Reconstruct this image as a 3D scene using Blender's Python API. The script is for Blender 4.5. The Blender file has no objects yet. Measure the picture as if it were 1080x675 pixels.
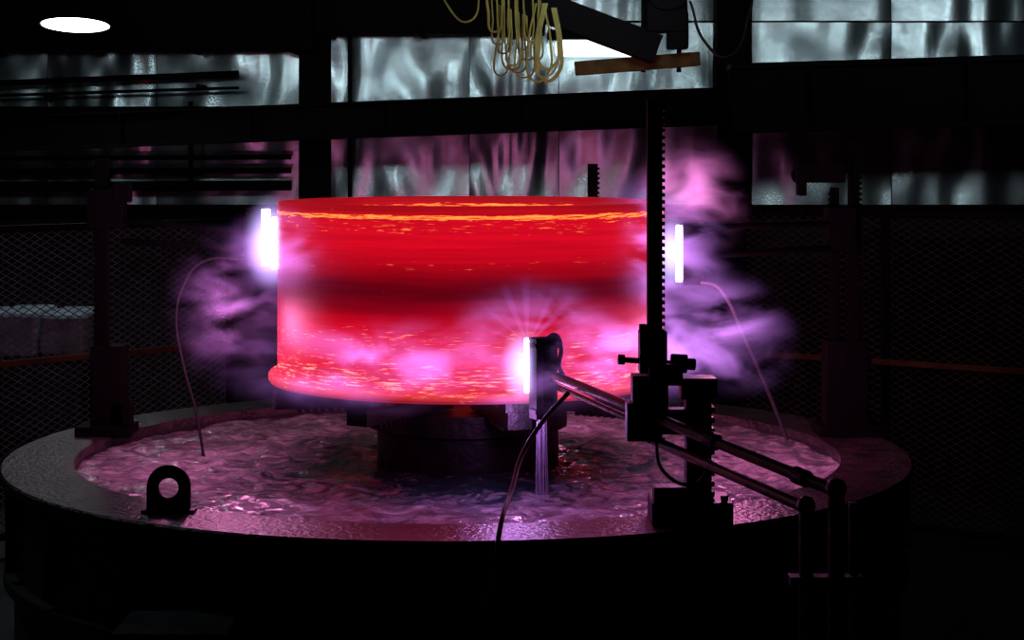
import bpy, bmesh, math, random
from mathutils import Vector, Matrix, noise
random.seed(4)
scene = bpy.context.scene
scene.view_settings.view_transform = 'Standard'
try: scene.view_settings.look = 'None'
except Exception: pass

# ------------------------------------------------------------ materials
def new_mat(name):
    m = bpy.data.materials.new(name); m.use_nodes = True
    nt = m.node_tree
    return m, nt, nt.nodes["Principled BSDF"]

def surf(name, c1, c2=None, rough=0.5, metal=0.0, scale=6.0, bump=0.0, bscale=None, stretch=(1,1,1), spec=0.5, bdist=.03):
    m, nt, b = new_mat(name)
    c2 = c2 or tuple(min(1, x*1.8+0.004) for x in c1)
    tc = nt.nodes.new("ShaderNodeTexCoord")
    mp = nt.nodes.new("ShaderNodeMapping"); mp.inputs["Scale"].default_value = stretch
    nt.links.new(tc.outputs["Object"], mp.inputs["Vector"])
    n = nt.nodes.new("ShaderNodeTexNoise"); n.inputs["Scale"].default_value = scale
    n.inputs["Detail"].default_value = 6
    nt.links.new(mp.outputs[0], n.inputs["Vector"])
    r = nt.nodes.new("ShaderNodeValToRGB")
    r.color_ramp.elements[0].position = .35; r.color_ramp.elements[0].color = (*c1, 1)
    r.color_ramp.elements[1].position = .68; r.color_ramp.elements[1].color = (*c2, 1)
    nt.links.new(n.outputs["Fac"], r.inputs[0]); nt.links.new(r.outputs[0], b.inputs["Base Color"])
    b.inputs["Roughness"].default_value = rough; b.inputs["Metallic"].default_value = metal
    b.inputs["Specular IOR Level"].default_value = spec
    if bump:
        n2 = nt.nodes.new("ShaderNodeTexNoise"); n2.inputs["Scale"].default_value = bscale or scale*3
        n2.inputs["Detail"].default_value = 5
        nt.links.new(mp.outputs[0], n2.inputs["Vector"])
        bp = nt.nodes.new("ShaderNodeBump"); bp.inputs["Strength"].default_value = bump
        bp.inputs["Distance"].default_value = bdist
        nt.links.new(n2.outputs["Fac"], bp.inputs["Height"]); nt.links.new(bp.outputs[0], b.inputs["Normal"])
    return m

def emis(name, col, strength):
    m, nt, b = new_mat(name)
    b.inputs["Base Color"].default_value = (*[min(1,c) for c in col], 1)
    b.inputs["Emission Color"].default_value = (*col, 1)
    b.inputs["Emission Strength"].default_value = strength
    return m

M_black = surf("blackened_steel", (.0025,.0022,.0025), (.008,.0065,.007), .5, .1, 8, .3, spec=.25)
M_dark = surf("dark_painted_steel", (.0014,.0014,.0016), (.003,.0028,.0032), .75, 0, 5, spec=.10)
M_tank = surf("tank_wall_steel", (.008,.009,.010), (.03,.032,.034), .55, .2, 3, .3, 14)
M_rim = surf("wet_rim_steel", (.018,.011,.013), (.08,.045,.052), .30, .15, 5, .5, 30)
M_pipe = surf("oiled_pipe_brass", (.08,.05,.03), (.18,.10,.06), .3, .7, 9, .1)
M_rubber = surf("black_rubber", (.003,.003,.003), (.006,.006,.006), .5, 0, 10, spec=.25)
M_hose = surf("grey_hose", (.03,.03,.035), (.06,.06,.07), .5, 0, 10)
M_hose_d = surf("dark_hose", (.012,.012,.014), (.025,.025,.028), .6, 0, 10, spec=.2)
M_galv = surf("galvanised_mesh", (.07,.08,.09), (.16,.18,.20), .5, .2, 12)
M_galv_r = surf("ring_lit_mesh", (.035,.03,.027), (.08,.065,.058), .6, .2, 12)  # galvanised as well; the dim red ring light is put into its colour
M_orange = surf("safety_orange_paint", (.05,.022,.006), (.10,.045,.01), .6, 0, 6, spec=.2)
M_spread = surf("worn_yellow_paint", (.045,.030,.004), (.10,.065,.010), .7, 0, 9, spec=.2)
M_yellow = surf("yellow_cable_sheath", (.26,.27,.05), (.44,.45,.10), .5, 0, 8)
M_floor = surf("concrete_floor", (.006,.006,.006), (.016,.015,.014), .7, 0, 2, .2)
M_wall = surf("dark_block_wall", (.006,.006,.007), (.014,.014,.016), .8, 0, 2, .2)
M_foil = surf("foil_insulation", (.26,.32,.33), (.42,.50,.51), .27, .92, 2.4, .22, 7.0, (1.0,1,.8), bdist=.012)
M_pale = surf("pale_shrink_wrap", (.20,.26,.30), (.38,.45,.50), .4, 0, 6, .5)
M_strip = emis("inductor_arc_glow", (.66,.46,1.0), 24)
M_lamp = emis("lamp_lens", (.80,.95,1.0), 6)
M_shade = surf("lamp_shade_black", (.003,.003,.003), (.005,.005,.005), .8, .1, 5, spec=.1)

# ------------------------------------------------------------ geometry helpers
def link(o, parent=None):
    scene.collection.objects.link(o)
    if parent: o.parent = parent
    return o
def empty(name, loc=(0,0,0)):
    e = bpy.data.objects.new(name, None); e.empty_display_size = .1
    scene.collection.objects.link(e); return e
def from_bm(name, bm, mat, parent=None, smooth=False, bevel=0):
    me = bpy.data.meshes.new(name); bm.normal_update(); bm.to_mesh(me); bm.free()
    if smooth:
        for p in me.polygons: p.use_smooth = True
    me.materials.append(mat)
    o = bpy.data.objects.new(name, me)
    link(o, parent)
    if bevel:
        md = o.modifiers.new("bevel","BEVEL"); md.width = bevel; md.segments = 2; md.limit_method='ANGLE'
    return o
def add_box(bm, c, d, rot=None):
    mt = Matrix.Translation(c) @ (rot.to_4x4() if rot else Matrix.Identity(4)) @ Matrix.Diagonal((*d,1))
    bmesh.ops.create_cube(bm, size=1, matrix=mt)
def add_cyl(bm, p1, p2, r, seg=20, r2=None):
    p1, p2 = Vector(p1), Vector(p2); v = p2-p1
    q = v.to_track_quat('Z','Y').to_matrix().to_4x4()
    bmesh.ops.create_cone(bm, cap_ends=True, segments=seg, radius1=r, radius2=r if r2 is None else r2,
                          depth=v.length, matrix=Matrix.Translation((p1+p2)/2) @ q)
def box(name, c, d, mat, parent=None, rot=None, bevel=.004):
    bm = bmesh.new(); add_box(bm, Vector(c), d, rot); return from_bm(name, bm, mat, parent, bevel=bevel)
def beam_between(name, p1, p2, w, h, mat, parent=None, isec=False):
    p1, p2 = Vector(p1), Vector(p2); v = p2-p1
    x = v.normalized(); y = Vector((0,0,1)).cross(x).normalized(); z = x.cross(y)
    R = Matrix((x,y,z)).transposed(); c = (p1+p2)/2; L = v.length
    bm = bmesh.new()
    if isec:
        add_box(bm, c, (L, w*.12, h), R)
        add_box(bm, c+z*(h/2-h*.04), (L, w, h*.08), R); add_box(bm, c-z*(h/2-h*.04), (L, w, h*.08), R)
        n = int(L/1.2)
        for i in range(n): add_box(bm, c+x*(-L/2+(i+.5)*L/n), (.02, w*.9, h*.9), R)
    else: add_box(bm, c, (L,w,h), R)
    return from_bm(name, bm, mat, parent, bevel=.005)
def tube(name, pts, r, mat, parent=None):
    cu = bpy.data.curves.new(name,'CURVE'); cu.dimensions='3D'; cu.bevel_depth=r; cu.bevel_resolution=4
    cu.use_fill_caps=True; cu.resolution_u=12
    sp = cu.splines.new('BEZIER'); sp.bezier_points.add(len(pts)-1)
    for bp, p in zip(sp.bezier_points, pts):
        bp.co = p; bp.handle_left_type = bp.handle_right_type = 'AUTO'
    cu.materials.append(mat)
    o = bpy.data.objects.new(name, cu); return link(o, parent)
def lathe(name, prof, mat, parent=None, seg=192, c=(0,0), closed=True, smooth=True):
    bm = bmesh.new(); rings=[]
    for i in range(seg):
        a = 2*math.pi*i/seg
        rings.append([bm.verts.new((c[0]+r*math.cos(a), c[1]+r*math.sin(a), z)) for r,z in prof])
    n = len(prof)
    for i in range(seg):
        A,B = rings[i], rings[(i+1)%seg]
        for j in range(n if closed else n-1):
            k=(j+1)%n
            bm.faces.new((A[j],B[j],B[k],A[k]))
    bmesh.ops.recalc_face_normals(bm, faces=bm.faces)
    o = from_bm(name,bm,mat,parent,smooth)
    if smooth:
        md=o.modifiers.new("es","EDGE_SPLIT"); md.split_angle=math.radians(30)
    return o
def rack(name, x, y, z0, z1, w, mat, parent, side=1, pitch=.034):
    """square gear-rack column with teeth on one side"""
    bm = bmesh.new(); add_box(bm, Vector((x,y,(z0+z1)/2)), (w,w,z1-z0))
    n = int((z1-z0)/pitch)
    for i in range(n):
        add_box(bm, Vector((x+side*(w/2+.006), y, z0+(i+.5)*pitch)), (.014, w*.9, pitch*.5))
        add_box(bm, Vector((x, y-(w/2+.002), z0+(i+.5)*pitch)), (w*.7, .008, pitch*.4))
    return from_bm(name,bm,mat,parent)

# ------------------------------------------------------------ room shell
def slab(name, c, d, mat): return box(name, c, d, mat, bevel=0)
slab("floor", (0,-3,-.05), (18,22.4,.1), M_floor)
slab("ceiling", (0,-3,7.05), (18,22.4,.1), M_dark)
slab("wall_left", (-9.05,-3,3.5), (.1,22.2,7), M_wall)
slab("wall_right", (9.05,-3,3.5), (.1,22.2,7), M_wall)
slab("wall_front", (0,-14.05,3.5), (18,.1,7), M_wall)
slab("wall_back", (0,8.10,3.5), (18,.1,7), M_wall)
# foil faced insulation sheets on the back wall
bm = bmesh.new()
xs = [-8.9,-7.4,-5.9,-4.4,-3.3,-1.55,-.15,.75,2.35,4.1,5.6,7.1,8.9]
for i in range(len(xs)-1):
    for (za,zb) in ((2.42,3.35),(3.37,4.25),(4.27,6.9)):
        x0,x1 = xs[i]+.003, xs[i+1]-.003
        nx,nz = 24,10
        tl=.06*(random.random()-.5)
        vs=[[bm.verts.new((x0+(x1-x0)*a/nx, 8.0-.03*math.sin(math.pi*a/nx)-.035*noise.noise(Vector((x0*2+a*.28,za*.5+b*.16,0)))+tl*(b/nz-.5),
              za+(zb-za)*b/nz)) for b in range(nz+1)] for a in range(nx+1)]
        for a in range(nx):
            for b in range(nz): bm.faces.new((vs[a][b],vs[a+1][b],vs[a+1][b+1],vs[a][b+1]))
from_bm("wall_insulation_foil", bm, M_foil, smooth=True)
# structural columns and girts
for i,(x,w) in enumerate(((-1.69,.30),(2.5,.32),(-5.4,.3),(6.4,.3))):
    bm=bmesh.new(); add_box(bm,Vector((x,7.75,3.5)),(w,.03,7)); add_box(bm,Vector((x,7.95,3.5)),(w,.03,7)); add_box(bm,Vector((x,7.85,3.5)),(.03,.2,7))
    from_bm("building_column",bm,M_dark)
for z in (2.36,3.36):
    box("wall_girt",(0,7.9,z),(17.8,.12,.09),M_dark)
for x in (-1.35,): box("trim_1",(x,7.95,4.6),(.04,.04,4.3),M_dark,bevel=0)
beam_between("runway_beam",(-8.8,7.2,2.97),(2.2,5.6,3.36),.30,.33,M_dark,isec=True)
beam_between("runway_beam",(2.15,5.2,3.41),(8.9,5.2,3.62),.34,.60,M_dark,isec=True)
bm=bmesh.new()
for z,r in ((2.77,.03),(2.62,.05),(2.9,.025)): add_cyl(bm,(-8.9,7.62,z-.03),(-1.9,7.62,z),r)
for x in (-7,-4.9,-2.9): add_box(bm,Vector((x,7.66,3.0)),(.04,.04,.9))
from_bm("service_pipe_run",bm,M_dark)
bm=bmesh.new()
add_cyl(bm,(-4.9,7.5,3.62),(-2.4,7.5,3.72),.03); add_cyl(bm,(-4.9,7.5,3.5),(-2.4,7.5,3.58),.015)
add_cyl(bm,(-4.3,7.5,3.5),(-4.3,7.9,3.5),.02);add_cyl(bm,(-2.8,7.5,3.6),(-2.8,7.9,3.6),.02)
from_bm("wall_conduit",bm,M_dark)
# added dark boxes standing in for the shade on the upper wall
bm=bmesh.new()
add_box(bm,Vector((-5.25,7.45,4.33)),(7.2,.6,.78)); 
for k in range(8): add_box(bm,Vector((-8.7+k*.98,7.45,4.33)),(.05,.66,.84))
add_box(bm,Vector((-.55,7.5,4.46)),(2.3,.5,.72))
for k in range(3): add_box(bm,Vector((-1.5+k*.9,7.5,4.46)),(.05,.56,.78))
from_bm("added_dark_duct",bm,M_dark,bevel=.01)

# ------------------------------------------------------------ quench tank
TC = (-.03,0)
tank = empty("quench_tank")
ZR = 1.231
lathe("rim_plate",[(2.2,ZR),(2.59,ZR),(2.6,ZR-.01),(2.6,ZR-.05),(2.2,ZR-.05)],M_rim,tank,c=TC,seg=256)
lathe("outer_wall",[(2.2,ZR-.05),(2.52,ZR-.05),(2.52,0),(2.2,0)],M_tank,tank,c=TC,seg=256)
lathe("stiffener_band",[(2.52,.68),(2.58,.68),(2.58,.62),(2.52,.62)],M_tank,tank,c=TC,seg=256)
bm=bmesh.new()
for i in range(24):
    a=2*math.pi*(i+.5)/24
    add_box(bm,Vector((TC[0]+2.55*math.cos(a),TC[1]+2.55*math.sin(a),.95)),(.08,.02,.45),Matrix.Rotation(a,3,'Z'))
from_bm("wall_gussets",bm,M_tank,tank)

# water surface
def water_mat():
    m, nt, b = new_mat("churning_quench_water")
    g = nt.nodes.new("ShaderNodeNewGeometry")
    n = nt.nodes.new("ShaderNodeTexNoise"); n.inputs["Scale"].default_value=4.2; n.inputs["Detail"].default_value=10
    n.inputs["Roughness"].default_value=.66; n.inputs["Distortion"].default_value=2.2
    nt.links.new(g.outputs["Position"], n.inputs["Vector"])
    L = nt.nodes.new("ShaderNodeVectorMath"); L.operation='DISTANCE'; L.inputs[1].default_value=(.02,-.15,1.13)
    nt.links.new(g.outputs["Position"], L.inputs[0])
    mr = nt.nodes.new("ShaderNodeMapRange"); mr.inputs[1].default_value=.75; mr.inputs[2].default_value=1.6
    mr.inputs[3].default_value=-.16; mr.inputs[4].default_value=.13  # pedestal's shadow put into the water colour: darker towards the middle
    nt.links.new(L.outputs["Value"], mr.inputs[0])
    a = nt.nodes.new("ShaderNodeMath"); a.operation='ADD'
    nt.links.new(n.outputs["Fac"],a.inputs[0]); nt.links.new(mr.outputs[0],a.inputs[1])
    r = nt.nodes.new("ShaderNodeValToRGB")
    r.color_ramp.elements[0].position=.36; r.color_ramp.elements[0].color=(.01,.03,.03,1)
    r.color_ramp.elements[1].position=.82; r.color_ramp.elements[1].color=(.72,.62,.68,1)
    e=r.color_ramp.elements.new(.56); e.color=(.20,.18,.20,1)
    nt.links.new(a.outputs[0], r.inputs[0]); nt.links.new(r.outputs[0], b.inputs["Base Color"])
    b.inputs["Roughness"].default_value=.10
    n2 = nt.nodes.new("ShaderNodeTexNoise"); n2.inputs["Scale"].default_value=8; n2.inputs["Detail"].default_value=5
    n2.inputs["Distortion"].default_value=.8
    nt.links.new(g.outputs["Position"], n2.inputs["Vector"])
    bp = nt.nodes.new("ShaderNodeBump"); bp.inputs["Strength"].default_value=.7; bp.inputs["Distance"].default_value=.045
    nt.links.new(n2.outputs["Fac"],bp.inputs["Height"]); nt.links.new(bp.outputs[0],b.inputs["Normal"])
    return m
bm=bmesh.new(); rings=[]; NR,NS=150,420
for i in range(NR+1):
    r=.3+(2.2-.3)*i/NR; row=[]
    for j in range(NS):
        a=2*math.pi*j/NS; x=TC[0]+r*math.cos(a); y=r*math.sin(a)
        h=.022*noise.fractal(Vector((x*3,y*3,3)),1,2,3)+.010*noise.noise(Vector((r*9,a*3,1)))+.008*noise.noise(Vector((x*11,y*11,0)))
        row.append(bm.verts.new((x,y,1.16+h)))
    rings.append(row)
for i in range(NR):
    for j in range(NS): bm.faces.new((rings[i][j],rings[i+1][j],rings[i+1][(j+1)%NS],rings[i][(j+1)%NS]))
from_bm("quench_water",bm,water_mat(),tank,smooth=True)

# lifting lug on rim
lug = empty("lifting_lug")
def lug_mesh(x,y,ang):
    bm=bmesh.new(); w,h,rh,t=.105,.125,.048,.035
    N=24
    outer=[(-w,0),(-w,h)]+[(-w*math.cos(math.pi*i/N),h+w*math.sin(math.pi*i/N)) for i in range(1,N)]+[(w,h),(w,0)]
    inner=[(rh*math.cos(2*math.pi*i/28),h-.005+rh*math.sin(2*math.pi*i/28)) for i in range(28)]
    eds=[]
    for loop in (outer,inner):
        vs=[bm.verts.new((p[0],0,p[1])) for p in loop]
        for i in range(len(vs)): eds.append(bm.edges.new((vs[i],vs[(i+1)%len(vs)])))
    bmesh.ops.triangle_fill(bm,edges=eds,use_beauty=True)
    ex=bmesh.ops.extrude_face_region(bm,geom=list(bm.faces))
    bmesh.ops.translate(bm,vec=(0,t,0),verts=[v for v in ex['geom'] if isinstance(v,bmesh.types.BMVert)])
    bmesh.ops.recalc_face_normals(bm,faces=bm.faces)
    bmesh.ops.transform(bm,matrix=Matrix.Translation((x,y,ZR))@Matrix.Rotation(ang,4,'Z'),verts=bm.verts)
    return bm
from_bm("lug_plate",lug_mesh(-1.383,-1.93,.1),M_tank,lug)
box("weld_pad",(-1.383,-1.91,ZR+.008),(.26,.09,.016),M_tank,lug)

# bracket on the tank outside, front left
bm=bmesh.new(); add_box(bm,Vector((-1.22,-2.62,.86)),(.50,.42,.03)); add_box(bm,Vector((-1.38,-2.5,.72)),(.03,.34,.26)); add_box(bm,Vector((-1.06,-2.5,.72)),(.03,.34,.26))
from_bm("step_bracket",bm,M_galv,tank)

# ------------------------------------------------------------ rotary table under the ring
tab = empty("rotary_table")
RC=(.036,0)
lathe("pedestal",[(0.001,.3),(.53,.3),(.53,1.36),(.58,1.38),(.58,1.5),(.0011,1.5)],M_black,tab,c=(.02,0),seg=64,closed=False)
bm=bmesh.new()
for i in range(8):
    a=2*math.pi*i/8+.25; R=Matrix.Rotation(a,3,'Z'); u=Vector((math.cos(a),math.sin(a),0))
    c=Vector((RC[0],0,0))
    add_box(bm,c+u*.72+Vector((0,0,1.555)),(.86,.13,.09),R)
    add_box(bm,c+u*1.06+Vector((0,0,1.625)),(.16,.15,.05),R)
    for k in range(7): add_box(bm,c+u*(.74+k*.045)+Vector((0,0,1.505)),(.02,.13,.03),R)
from_bm("chuck_jaws",bm,M_black,tab)

# ------------------------------------------------------------ glowing ring
def ring_mat():
    m, nt, b = new_mat("red_hot_steel")
    N=nt.nodes.new; K=nt.links.new
    g=N("ShaderNodeNewGeometry"); sp=N("ShaderNodeSeparateXYZ"); K(g.outputs["Position"],sp.inputs[0])
    t=N("ShaderNodeMapRange"); t.inputs[1].default_value=1.65; t.inputs[2].default_value=2.675; K(sp.outputs[2],t.inputs[0])
    nb=N("ShaderNodeTexNoise"); nb.inputs["Scale"].default_value=1.0; nb.inputs["Detail"].default_value=3
    mb=N("ShaderNodeMapping"); mb.inputs["Scale"].default_value=(1.2,1.2,9); K(g.outputs["Position"],mb.inputs[0]); K(mb.outputs[0],nb.inputs["Vector"])
    ws=N("ShaderNodeMath"); ws.operation='MULTIPLY_ADD'; ws.inputs[1].default_value=.10; ws.inputs[2].default_value=-.05
    K(nb.outputs["Fac"],ws.inputs[0])
    tt=N("ShaderNodeMath"); tt.operation='ADD'; K(t.outputs[0],tt.inputs[0]); K(ws.outputs[0],tt.inputs[1])
    r=N("ShaderNodeValToRGB"); K(tt.outputs[0],r.inputs[0]); cr=r.color_ramp
    pts=[(0,(.32,.008,.012)),(.045,(.85,.04,.02)),(.075,(.74,.008,.018)),(.2,(.76,.003,.020)),(.36,(.64,.001,.014)),(.46,(.32,0,.006)),(.54,(.12,0,.004)),(.60,(.13,0,.004)),(.68,(.38,.001,.007)),(.80,(.64,.002,.013)),(.92,(.64,.003,.015)),(1,(.36,.003,.008))]
    cr.elements[0].position=0; cr.elements[0].color=(*pts[0][1],1); cr.elements[1].position=1; cr.elements[1].color=(*pts[-1][1],1)
    for p,c in pts[1:-1]:
        e=cr.elements.new(p); e.color=(*c,1)
    ns=N("ShaderNodeTexNoise"); ns.inputs["Scale"].default_value=1; ns.inputs["Detail"].default_value=3
    ms=N("ShaderNodeMapping"); ms.inputs["Scale"].default_value=(1.5,1.5,60); K(g.outputs["Position"],ms.inputs[0]); K(ms.outputs[0],ns.inputs["Vector"])
    sr=N("ShaderNodeMapRange"); sr.inputs[1].default_value=.3; sr.inputs[2].default_value=.7; sr.inputs[3].default_value=.85; sr.inputs[4].default_value=1.15; K(ns.outputs["Fac"],sr.inputs[0])
    rs=N("ShaderNodeVectorMath"); rs.operation='SCALE'; K(r.outputs[0],rs.inputs[0]); K(sr.outputs[0],rs.inputs["Scale"])
    n=N("ShaderNodeTexNoise"); n.inputs["Scale"].default_value=1; n.inputs["Detail"].default_value=4; n.inputs["Roughness"].default_value=.65
    mp=N("ShaderNodeMapping"); mp.inputs["Scale"].default_value=(9,9,115); K(g.outputs["Position"],mp.inputs[0]); K(mp.outputs[0],n.inputs["Vector"])
    band=N("ShaderNodeValToRGB"); K(t.outputs[0],band.inputs[0]); br_=band.color_ramp
    bp=[(0,.2),(.05,.66),(.10,.88),(.17,.66),(.25,.52),(.32,.62),(.38,.25),(.46,.0),(.63,.0),(.71,.40),(.76,.1),(.84,.1),(.88,.55),(.935,.50),(.945,1.25),(.96,1.25),(.97,.3),(1,.1)]
    br_.elements[0].position=0; br_.elements[0].color=(bp[0][1],)*3+(1,); br_.elements[1].position=1; br_.elements[1].color=(bp[-1][1],)*3+(1,)
    for p,v in bp[1:-1]:
        e=br_.elements.new(p); e.color=(v,v,v,1)
    s=N("ShaderNodeMath"); s.operation='MULTIPLY_ADD'; s.inputs[1].default_value=.26; K(band.outputs[0],s.inputs[0]); K(n.outputs["Fac"],s.inputs[2])
    f=N("ShaderNodeMapRange"); f.inputs[1].default_value=.735; f.inputs[2].default_value=.86; K(s.outputs[0],f.inputs[0])
    fc=N("ShaderNodeMix"); fc.data_type='RGBA'
    K(t.outputs[0],fc.inputs[0]); fc.inputs[6].default_value=(1.9,.46,.40,1); fc.inputs[7].default_value=(1.8,.38,.05,1)
    mx=N("ShaderNodeMix"); mx.data_type='RGBA'; K(f.outputs[0],mx.inputs[0]); K(rs.outputs[0],mx.inputs[6]); K(fc.outputs[2],mx.inputs[7])
    K(mx.outputs[2],b.inputs["Emission Color"]); b.inputs["Emission Strength"].default_value=1.0
    b.inputs["Base Color"].default_value=(.03,.012,.02,1); b.inputs["Roughness"].default_value=.55; b.inputs["Specular IOR Level"].default_value=.25
    return m
ring=lathe("steel_ring",[(1.165,1.65),(1.175,1.665),(1.175,1.69),(1.165,1.705),(1.128,1.715),(1.123,1.73),(1.123,2.67),(1.115,2.685),(.985,2.685),(.98,2.675),(.98,1.65)],ring_mat(),None,seg=256,c=RC)

# ------------------------------------------------------------ towers and inductors
def inductor(parent, pos, outward, height, strip_w=.04, depth=.12, width=.14, lateral=0.0, strip=True):
    """black coil head with the arc strip on the face toward the ring"""
    u=Vector(outward).normalized(); t=Vector((-u.y,u.x,0)); R=Matrix((u,t,Vector((0,0,1)))).transposed()
    p=Vector(pos)
    bm=bmesh.new(); add_box(bm,p,(depth,width,height),R)
    for k in (-1,1): add_box(bm,p+Vector((0,0,k*height*.40))+u*.01,(depth*.9,width*1.12,height*.06),R)
    add_box(bm,p+u*(depth/2+.015),(.03,width*.6,height*.7),R)
    for k in (-.25,0,.25):
        add_cyl(bm,p+u*(depth/2+.02)+Vector((0,0,k*height)),p+u*(depth/2+.06)+Vector((0,0,k*height)),.014,10)
    from_bm("coil_head",bm,M_dark,parent,bevel=.005)
    if strip:
        bm=bmesh.new(); add_box(bm,p-u*(depth/2+.018)+t*lateral,(.036,strip_w,height*.92),R)
        return from_bm("arc_strip",bm,M_strip,parent,bevel=.008)

def point(name, loc, power, col, rad=.05):
    l=bpy.data.lights.new(name,'POINT'); l.energy=power; l.color=col; l.shadow_soft_size=rad
    o=bpy.data.objects.new(name,l); o.location=loc; scene.collection.objects.link(o); return o
PUR=(.72,.28,1.0); PINK=(1.0,.24,.60)

# front scanner
fs=empty("induction_scanner")
inductor(fs,(.440,-1.29,1.805),(.40,-.92,0),.42,.04,.10,.12,strip=False)
box("arc_strip",(.354,-1.25,1.865),(.022,.06,.28),M_strip,fs)
rack("rack_column",.954,-2.1,1.60,3.225,.070,M_black,fs,1)
bm=bmesh.new()
add_box(bm,Vector((.945,-2.1,2.03)),(.13,.13,.20)); add_box(bm,Vector((.93,-2.1,1.84)),(.17,.14,.16))
add_box(bm,Vector((.90,-2.08,1.70)),(.16,.16,.18)); add_cyl(bm,(.80,-2.1,1.99),(1.13,-2.1,1.965),.014,12)
add_cyl(bm,(.78,-2.1,1.992),(.815,-2.1,1.99),.025,12); add_cyl(bm,(1.03,-2.1,1.975),(1.11,-2.1,1.97),.045,16)
add_cyl(bm,(1.11,-2.1,1.97),(1.15,-2.1,1.967),.028,16); add_cyl(bm,(.90,-2.1,2.12),(.90,-2.1,2.16),.02,12)
add_box(bm,Vector((1.0,-2.19,1.93)),(.16,.05,.10))
from_bm("carriage_and_valve",bm,M_black,fs,bevel=.006)
bm=bmesh.new()
add_box(bm,Vector((1.16,-2.1,1.56)),(.12,.13,.66)); add_box(bm,Vector((1.16,-2.1,1.86)),(.17,.16,.10)); add_box(bm,Vector((1.05,-2.1,1.70)),(.20,.09,.12))
for k in range(9): add_box(bm,Vector((1.225,-2.1,1.36+k*.05)),(.02,.12,.025))
add_box(bm,Vector((1.12,-2.12,ZR+.055)),(.38,.30,.11)); add_box(bm,Vector((1.02,-2.2,ZR+.13)),(.16,.12,.10))
for sx in (-.15,.15): add_cyl(bm,(1.12+sx,-2.24,ZR+.11),(1.12+sx,-2.24,ZR+.14),.02,6)
from_bm("base_stand",bm,M_black,fs,bevel=.006)
# twin arm pipes
bm=bmesh.new()
add_cyl(bm,(.47,-1.33,1.83),(1.62,-3.25,1.575),.026,20)
add_cyl(bm,(.90,-2.02,1.62),(1.50,-3.22,1.50),.024,20)
add_cyl(bm,(.50,-1.34,1.77),(.93,-2.05,1.66),.016,14)
from_bm("arm_pipes",bm,M_pipe,fs,smooth=False)
bm=bmesh.new()
add_cyl(bm,(1.62,-3.25,1.60),(1.62,-3.25,.0),.034); add_cyl(bm,(1.50,-3.22,1.53),(1.50,-3.22,.0),.03); add_cyl(bm,(1.70,-3.2,1.52),(1.70,-3.2,0),.02)
bmesh.ops.create_uvsphere(bm,u_segments=16,v_segments=10,radius=.045,matrix=Matrix.Translation((1.62,-3.25,1.585)))
bmesh.ops.create_uvsphere(bm,u_segments=16,v_segments=10,radius=.04,matrix=Matrix.Translation((1.50,-3.22,1.51)))
add_box(bm,Vector((1.58,-3.22,1.2)),(.30,.08,.04)); add_box(bm,Vector((1.58,-3.22,.03)),(.42,.3,.06))
for t_ in (.35,.62,.9):
    a=Vector((.47,-1.33,1.83)).lerp(Vector((1.62,-3.25,1.575)),t_); add_cyl(bm,a-Vector((.02,-.034,-.005)),a+Vector((.02,-.034,-.005)),.037,16)
from_bm("drop_pipes",bm,M_black,fs,bevel=.002)
tube("coil_lead",[(.46,-1.3,2.01),(.50,-1.32,2.03),(.53,-1.34,1.97),(.52,-1.36,1.88),(.54,-1.42,1.83)],.012,M_rubber,fs)
tube("supply_cable",[(.56,-1.55,1.76),(.44,-1.75,1.66),(.33,-1.95,1.52),(.28,-2.2,1.40),(.22,-2.62,1.27),(.20,-2.72,1.10),(.10,-2.85,.85),(.02,-2.9,.5),(-.1,-3.0,.02)],.012,M_rubber,fs)
tube("air_line",[(.95,-2.2,1.64),(.98,-2.35,1.50),(1.1,-2.4,1.45),(1.2,-2.3,1.52)],.009,M_rubber,fs)

# left tower
lt=empty("induction_scanner")
inductor(lt,(-1.24,.22,2.47),(-1,.2,0),.34,.05,.10,.12,strip=False)
box("arc_strip",(-1.165,.02,2.47),(.045,.05,.33),M_strip,lt)
box("arc_strip_lower",(-1.105,-.06,2.44),(.030,.03,.30),M_strip,lt)
box("strip_holder",(-1.16,.12,2.47),(.05,.12,.30),M_dark,lt)
rack("rack_column",-2.25,.6,ZR,2.93,.075,M_dark,lt,-1)
bm=bmesh.new()
add_box(bm,Vector((-2.20,.58,1.50)),(.20,.18,.56)); add_box(bm,Vector((-2.12,.56,1.33)),(.12,.14,.22)); add_box(bm,Vector((-2.22,.6,2.62)),(.22,.15,.24))
add_box(bm,Vector((-2.12,.58,2.72)),(.10,.12,.12)); add_box(bm,Vector((-2.22,.6,ZR+.03)),(.34,.28,.06))
add_cyl(bm,(-2.12,.55,2.55),(-1.30,.24,2.50),.02); add_cyl(bm,(-2.12,.55,2.42),(-1.30,.24,2.40),.02)
for k in range(7): add_box(bm,Vector((-2.30,.6,1.3+k*.06)),(.03,.1,.03))
from_bm("carriage",bm,M_dark,lt,bevel=.006)
tube("coil_lead",[(-1.30,.24,2.33),(-1.6,.32,2.30),(-1.70,.3,2.16),(-1.74,.3,2.0),(-1.70,.3,1.70),(-1.62,.3,1.40),(-1.57,.28,1.13)],.009,M_hose_d,lt)

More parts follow.
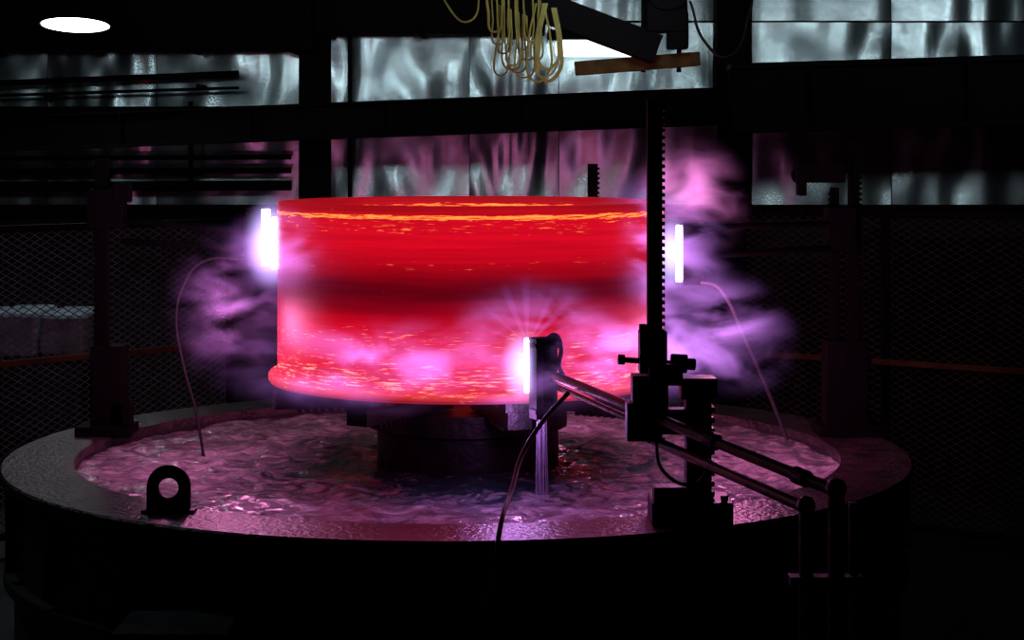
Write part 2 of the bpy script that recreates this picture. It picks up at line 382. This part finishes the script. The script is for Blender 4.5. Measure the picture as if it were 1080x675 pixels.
# right tower
rt=empty("induction_scanner")
inductor(rt,(1.325,.02,2.375),(1,.02,0),.36,.05,.10,.14)
rack("rack_column",2.386,.6,ZR,3.03,.065,M_dark,rt,1)
rack("rack_column_short",2.27,.62,ZR,2.75,.05,M_dark,rt,-1)
bm=bmesh.new()
add_box(bm,Vector((2.33,.6,1.52)),(.26,.2,.58)); add_box(bm,Vector((2.36,.6,ZR+.03)),(.42,.32,.06)); add_box(bm,Vector((2.17,.58,2.84)),(.30,.14,.12))
add_box(bm,Vector((2.06,.58,2.80)),(.05,.12,.20)); add_cyl(bm,(2.0,.58,2.82),(2.34,.58,2.88),.03,12); add_box(bm,Vector((2.30,.6,2.5)),(.18,.16,.26))
add_cyl(bm,(1.38,.03,2.53),(2.30,.58,2.53),.017); add_cyl(bm,(1.38,.03,2.36),(2.30,.58,2.38),.02)
add_cyl(bm,(1.44,.05,2.50),(1.44,.05,2.56),.03,12); add_cyl(bm,(1.44,.05,2.33),(1.44,.05,2.39),.03,12)
for k in range(8): add_box(bm,Vector((2.47,.6,1.3+k*.055)),(.03,.1,.028))
from_bm("carriage",bm,M_dark,rt,bevel=.006)
tube("coil_lead",[(1.38,.03,2.21),(1.47,.06,2.19),(1.53,.1,2.13),(1.66,.25,1.88),(1.79,.42,1.62),(1.88,.5,1.42),(1.97,.55,1.20)],.012,M_hose,rt)

# rear tower (seen just above the ring)
bt=empty("induction_scanner")
rack("rack_column",.85,2.35,ZR,2.88,.07,M_dark,bt,1)
bm=bmesh.new(); add_box(bm,Vector((.85,2.35,ZR+.03)),(.36,.3,.06)); add_box(bm,Vector((.85,2.33,1.6)),(.2,.18,.5)); add_cyl(bm,(.8,2.3,2.3),(.45,1.34,2.3),.02)
from_bm("carriage",bm,M_dark,bt,bevel=.006)
inductor(bt,(.45,1.27,2.3),(.3,1,0),.34)

# water stream under the front coil head
M_str,ntS,bS=new_mat("falling_water"); bS.inputs["Base Color"].default_value=(.75,.7,.9,1); bS.inputs["Roughness"].default_value=.15
nS=ntS.nodes.new("ShaderNodeTexNoise"); nS.inputs["Scale"].default_value=30
rS=ntS.nodes.new("ShaderNodeMapRange"); rS.inputs[3].default_value=.0; rS.inputs[4].default_value=.45
ntS.links.new(nS.outputs["Fac"],rS.inputs[0]); ntS.links.new(rS.outputs[0],bS.inputs["Alpha"])
ws=empty("water_stream")
for i,(dx,r) in enumerate(((0,.014),(.02,.007),(-.018,.006))):
    tube("stream",[(.43+dx,-1.30,1.60),(.43+dx*1.2,-1.31,1.4),(.43+dx*1.5,-1.32,1.15)],r,M_str,ws)

# ------------------------------------------------------------ expanded metal fences
def fence(p0,p1,zb,zt,mat,railz,railmat,post=2):
    e=empty("mesh_fence"); p0,p1=Vector((*p0,0)),Vector((*p1,0)); u=(p1-p0).normalized(); L=(p1-p0).length; H=zt-zb
    nrm=Vector((-u.y,u.x,0)); bm=bmesh.new()
    dx,sl=.095,.55; th=.008
    for sgn in (1,-1):
        k=-int(H/sl/dx)-2
        while k*dx< L+H/sl+.1:
            x0=k*dx
            a=(x0,0); b=(x0+sgn*H/sl,H)
            (ax,az),(bx,bz)=a,b; t0,t1=0,1; ddx=bx-ax
            for lo in (0,L):
                tt=(lo-ax)/ddx
                if (lo==0)==(ddx>0): t0=max(t0,tt)
                else: t1=min(t1,tt)
            if t0<t1:
                A=p0+u*(ax+ddx*t0)+Vector((0,0,zb+H*t0)); B=p0+u*(ax+ddx*t1)+Vector((0,0,zb+H*t1))
                d=(B-A).normalized(); w=d.cross(nrm)*th/2; n=nrm*th/2
                v=[bm.verts.new(q) for q in (A+w,A+n,A-w,A-n,B+w,B+n,B-w,B-n)]
                for i in range(4): bm.faces.new((v[i],v[(i+1)%4],v[4+(i+1)%4],v[4+i]))
            k+=1
    bmesh.ops.recalc_face_normals(bm,faces=bm.faces)
    from_bm("expanded_mesh",bm,mat,e)
    for i in range(post+1):
        q=p0+u*L*i/post; box("post",(q.x,q.y,zt/2+.01),(.06,.06,zt+.02),M_dark,e)
    for z,m_ in ((zt,M_dark),(zb,M_dark)):
        beam_between("rail",p0+Vector((0,0,z)),p1+Vector((0,0,z)),.05,.05,m_,e)
    for z in railz: beam_between("guard_rail",p0-nrm*.05+Vector((0,0,z)),p1-nrm*.05+Vector((0,0,z)),.035,.045,railmat,e)
fence((-4.6,1.6),(-2.0,4.2),.15,2.40,M_galv,(1.42,),M_orange,3)
fence((2.1,3.9),(5.1,1.9),.15,2.50,M_galv_r,(1.38,),M_orange,3)

# clutter behind left fence
cr=empty("storage_table")
bm=bmesh.new()
for x in (-4.9,-3.3):
    for y in (4.8,5.6): add_box(bm,Vector((x,y,.6)),(.07,.07,1.2))
add_box(bm,Vector((-4.1,5.2,1.21)),(1.8,1.0,.05)); add_box(bm,Vector((-4.1,5.2,.4)),(1.7,.9,.04))
from_bm("table_frame",bm,M_dark,cr)
bm=bmesh.new()
for ix in range(4): add_box(bm,Vector((-4.7+ix*.40,5.2,1.235+.19)),(.38,.8,.38-.03*(ix%2)))
from_bm("wrapped_boxes",bm,M_pale,cr,bevel=.04)
mc=empty("machine_tool")
bm=bmesh.new(); add_box(bm,Vector((4.1,6.0,.6)),(2.2,1.2,1.2)); add_box(bm,Vector((3.5,6.1,1.7)),(.6,.8,1.1)); add_box(bm,Vector((4.2,6.0,2.0)),(1.6,.5,.35)); add_cyl(bm,(4.5,5.9,1.9),(4.5,5.9,1.25),.14)
add_box(bm,Vector((5.0,6.0,1.5)),(.25,.6,.7))
from_bm("machine_body",bm,M_dark,mc,bevel=.02)

# ------------------------------------------------------------ overhead crane
cn=empty("overhead_crane")
beam_between("bridge_girder",(-8.9,2.2,4.85),(8.9,2.2,4.85),.35,.45,M_dark,cn,isec=True)
beam_between("boom",(-.25,2.0,4.25),(1.28,2.0,3.67),.22,.20,M_dark,cn)
bm=bmesh.new(); add_box(bm,Vector((1.34,2.0,4.15)),(.28,.26,.72)); add_box(bm,Vector((1.42,2.0,3.8)),(.14,.2,.25)); add_cyl(bm,(1.34,1.8,4.1),(1.34,2.2,4.1),.17,24)
add_box(bm,Vector((-.25,2.1,4.45)),(.2,.2,.4)); add_box(bm,Vector((1.34,2.1,4.55)),(.2,.2,.3))
from_bm("hoist_body",bm,M_dark,cn,bevel=.01)
beam_between("yellow_spreader",(.72,2.25,3.55),(1.60,2.25,3.62),.10,.10,M_spread,cn)
bm=bmesh.new()
for x in (1.2,1.45): add_box(bm,Vector((x,2.22,3.95)),(.03,.03,.85))
from_bm("spreader_hangers",bm,M_dark,cn)
fc=empty("festoon_cable")
random.seed(9)
for i in range(13):
    xa=.10+random.random()*.36; w=.05+random.random()*.12; zb=3.46+random.random()*.36; yy=1.80+random.random()*.12
    zt=4.08
    pts=[(xa,yy,zt),(xa+.01,yy,(zt+zb)/2),(xa+w*.5,yy+.02,zb),(xa+w,yy+.03,(zt+zb)/2+.02),(xa+w*.95,yy,zt)]
    tube("cable_loop",pts,.007,M_yellow,fc)
for i in range(6):
    xa=.44+random.random()*.12; zb=3.44+random.random()*.10; yy=1.84
    tube("cable_loop",[(xa,yy,3.98),(xa-.05,yy,3.7),(xa-.01,yy,zb),(xa+.08,yy,zb+.05),(xa+.10,yy,3.7),(xa+.06,yy,3.95)],.008,M_yellow,fc)
tube("cable_loop",[(-.9,1.9,4.5),(-.55,1.9,4.12),(-.3,1.9,4.02),(-.05,1.9,4.2),(.0,1.9,4.5)],.007,M_yellow,fc)
tube("cable_loop",[(-.3,1.9,4.5),(-.15,1.9,3.95),(-.02,1.9,3.86),(.06,1.9,4.1),(.1,1.9,4.4)],.007,M_yellow,fc)
tube("black_cable",[(1.5,1.9,4.0),(1.6,1.9,3.72),(1.75,1.9,3.62),(1.9,1.9,3.9),(1.95,1.9,4.5)],.010,M_rubber,fc)

# ------------------------------------------------------------ lamps
def lamp_fixture(x,y,z,power,rot,size=.30,col=(.80,.93,1.0),spread=150,name="high_bay_or_fill_lamp"):
    e=empty(name)
    R=Matrix.Translation((x,y,z))@Matrix.Rotation(rot,4,'X')
    bm=bmesh.new(); seg=40
    prof=[(size,0),(size*.96,.02),(size*.55,.16),(size*.28,.22),(size*.26,.34),(.02,.36)]
    rows=[[bm.verts.new((r*math.cos(2*math.pi*i/seg),r*math.sin(2*math.pi*i/seg),h)) for i in range(seg)] for r,h in prof]
    for a,b_ in zip(rows,rows[1:]):
        for i in range(seg): bm.faces.new((a[i],a[(i+1)%seg],b_[(i+1)%seg],b_[i]))
    bmesh.ops.transform(bm,matrix=R,verts=bm.verts)
    from_bm("shade",bm,M_shade,e,smooth=True)
    bm=bmesh.new(); bmesh.ops.create_circle(bm,cap_ends=True,segments=40,radius=size*.95,matrix=R@Matrix.Translation((0,0,.004)))
    from_bm("lens",bm,M_lamp,e)
    bm=bmesh.new(); top=R@Vector((0,0,.34)); add_cyl(bm,top,(top.x,top.y,7.0),.012,10); from_bm("hanger",bm,M_dark,e)
    l=bpy.data.lights.new("lamp_light",'AREA'); l.shape='DISK'; l.size=size*1.8; l.energy=power; l.color=col
    l.spread=math.radians(spread)
    o=bpy.data.objects.new("lamp_light",l); o.matrix_world=R@Matrix.Translation((0,0,-.02))
    scene.collection.objects.link(o); o.parent=e
lamp_fixture(-3.43,5.0,4.03,9,-.16,size=.30)
# added unseen lamps, aimed at the foil wall to make its highlights
for x,z,p in ((-3.0,4.15,1.3),(-1.0,4.15,1.9),(.9,4.2,2.3),(3.6,4.3,1.6),(5.2,4.3,1.6)):
    lamp_fixture(x,-1.2,z,p,math.radians(91),size=.26,spread=42,name="added_foil_lamp")
lamp_fixture(-5.4,1.2,5.8,12,0,spread=120)  # added out-of-view lamp that lights the left fence
# glowing bar in a dark housing behind the crane
bt_=empty("glowing_bar")
box("housing",(1.10,7.55,4.10),(.95,.12,.10),M_shade,bt_)
box("bar",(1.10,7.52,3.97),(.80,.12,.17),emis("bar_glow",(.8,.95,1.0),2.2),bt_,bevel=.05)
box("bracket",(1.10,7.75,4.12),(.08,.4,.05),M_dark,bt_)

# ------------------------------------------------------------ arc light of the coils
point("coil_arc_light",(.28,-1.27,1.60),10,PUR,.06)
point("coil_arc_light",(-1.36,-.30,2.05),27,PINK,.08)
point("coil_arc_light",(1.42,-.28,1.95),30,PINK,.08)
point("coil_arc_light",(.40,1.3,1.60),12,PINK,.1)

# ------------------------------------------------------------ steam
plume=empty("steam_cloud")
def steam(loc,dims,dens,em,col,seed,thr=.42,rot=0,sc=3.6,soft=.36,step=.9):
    m=bpy.data.materials.new("lit_steam_or_bloom"); m.use_nodes=True; nt=m.node_tree; nt.nodes.clear()
    N=nt.nodes.new; K=nt.links.new
    out=N("ShaderNodeOutputMaterial"); pv=N("ShaderNodeVolumePrincipled"); K(pv.outputs[0],out.inputs["Volume"])
    tc=N("ShaderNodeTexCoord"); ln=N("ShaderNodeVectorMath"); ln.operation='LENGTH'; K(tc.outputs["Object"],ln.inputs[0])
    fo=N("ShaderNodeMapRange"); fo.interpolation_type='SMOOTHSTEP'; fo.inputs[1].default_value=1; fo.inputs[2].default_value=0; K(ln.outputs["Value"],fo.inputs[0])
    fp=N("ShaderNodeMath"); fp.operation='POWER'; fp.inputs[1].default_value=1.4; K(fo.outputs[0],fp.inputs[0])
    g=N("ShaderNodeNewGeometry"); mp=N("ShaderNodeMapping"); mp.inputs["Location"].default_value=(seed*3.1,seed*1.7,seed); mp.inputs["Scale"].default_value=(.8,.5,1.6)
    mp.inputs["Rotation"].default_value=(0,.5,0)
    K(g.outputs["Position"],mp.inputs[0])
    n=N("ShaderNodeTexNoise"); n.inputs["Scale"].default_value=sc; n.inputs["Detail"].default_value=3.5; n.inputs["Roughness"].default_value=.52; n.inputs["Distortion"].default_value=.5; K(mp.outputs[0],n.inputs["Vector"])
    r=N("ShaderNodeMapRange"); r.interpolation_type='SMOOTHSTEP'; r.inputs[1].default_value=thr; r.inputs[2].default_value=thr+soft; K(n.outputs["Fac"],r.inputs[0])
    mu=N("ShaderNodeMath"); mu.operation='MULTIPLY'; K(fp.outputs[0],mu.inputs[0]); K(r.outputs[0],mu.inputs[1])
    d=N("ShaderNodeMath"); d.operation='MULTIPLY'; d.inputs[1].default_value=dens; K(mu.outputs[0],d.inputs[0]); K(d.outputs[0],pv.inputs["Density"])
    e=N("ShaderNodeMath"); e.operation='MULTIPLY'; e.inputs[1].default_value=em; K(mu.outputs[0],e.inputs[0]); K(e.outputs[0],pv.inputs["Emission Strength"])  # coil light on the steam put in as the volume's own emission
    pv.inputs["Emission Color"].default_value=(*col,1); pv.inputs["Color"].default_value=(.8,.7,.9,1)
    try: m.cycles.volume_step_rate=step
    except Exception: pass
    bm=bmesh.new(); bmesh.ops.create_icosphere(bm,subdivisions=3,radius=1)
    o=from_bm("puff_or_bloom",bm,m,plume,smooth=True); o.location=loc; o.scale=dims; o.rotation_euler=(0,rot,0); return o
V1=(.66,.24,1.0); V2=(.95,.24,.74); V3=(.55,.42,1.0)
steam((1.08,-.62,2.42),(.48,.28,.55),.4,8.5,V1,1,.37)
steam((1.34,.25,2.68),(.42,.28,.44),.4,7.0,V2,2,.37)
steam((1.44,-.05,1.95),(.60,.32,.42),.4,8.0,V1,3,.39,rot=.4)
steam((-1.34,-.05,2.08),(.46,.30,.55),.4,4.2,(.72,.20,.85),4,.36)
steam((-1.00,-.80,2.44),(.34,.20,.30),.4,8.0,V1,5,.36)
steam((-.42,-1.36,1.88),(1.0,.24,.30),.4,9.5,V1,6,.36,sc=3.6,soft=.42)
steam((.40,-1.38,1.98),(.60,.22,.42),.4,6.5,V1,7,.34)
steam((.95,-1.00,1.90),(.70,.30,.30),.4,11,V1,8,.37,sc=4.0)
# bloom around each arc strip, put in as emissive volumes
steam((-1.12,-.10,2.44),(.19,.17,.32),.0,24,V3,9,.0,sc=1.5,soft=.4)
steam((1.21,.0,2.38),(.13,.14,.28),.0,20,V3,10,.0,sc=1.5,soft=.4)
steam((.34,-1.27,1.86),(.15,.12,.25),.0,24,V3,11,.0,sc=1.5,soft=.4)
# starburst of light through spray at the front coil, put in as emissive cones
m=bpy.data.materials.new("spray_light"); m.use_nodes=True; nt=m.node_tree; nt.nodes.clear()
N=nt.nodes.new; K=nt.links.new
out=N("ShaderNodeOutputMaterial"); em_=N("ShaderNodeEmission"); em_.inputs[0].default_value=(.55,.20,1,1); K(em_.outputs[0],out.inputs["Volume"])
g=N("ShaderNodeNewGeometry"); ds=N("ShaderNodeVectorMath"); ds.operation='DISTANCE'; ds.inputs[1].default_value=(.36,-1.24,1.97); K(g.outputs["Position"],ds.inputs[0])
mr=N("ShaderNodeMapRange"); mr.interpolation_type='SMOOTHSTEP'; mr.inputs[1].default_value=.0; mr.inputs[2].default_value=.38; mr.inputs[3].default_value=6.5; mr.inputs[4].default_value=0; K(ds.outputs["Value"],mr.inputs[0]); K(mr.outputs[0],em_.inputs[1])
bm=bmesh.new()
random.seed(3)
for ang in (24,47,64,92,112,138,158):
    a=math.radians(ang); L=.40
    o=Vector((.36,-1.24,1.97)); add_cyl(bm,o,o+Vector((math.cos(a)*L,-.03,math.sin(a)*L)),.004,14,.020+.022*random.random())
from_bm("spray_light_streaks",bm,m,plume)

# ------------------------------------------------------------ world, camera
w=bpy.data.worlds.new("shop_ambient"); scene.world=w; w.use_nodes=True
w.node_tree.nodes["Background"].inputs[0].default_value=(.3,.45,.5,1); w.node_tree.nodes["Background"].inputs[1].default_value=.003
cam=bpy.data.cameras.new("camera"); co=bpy.data.objects.new("camera",cam); scene.collection.objects.link(co)
co.location=(.278,-11.1,3.0); co.rotation_euler=(math.pi/2,0,0); cam.lens=66.67; cam.sensor_width=36; cam.shift_y=-.169
cam.clip_end=100
scene.camera=co
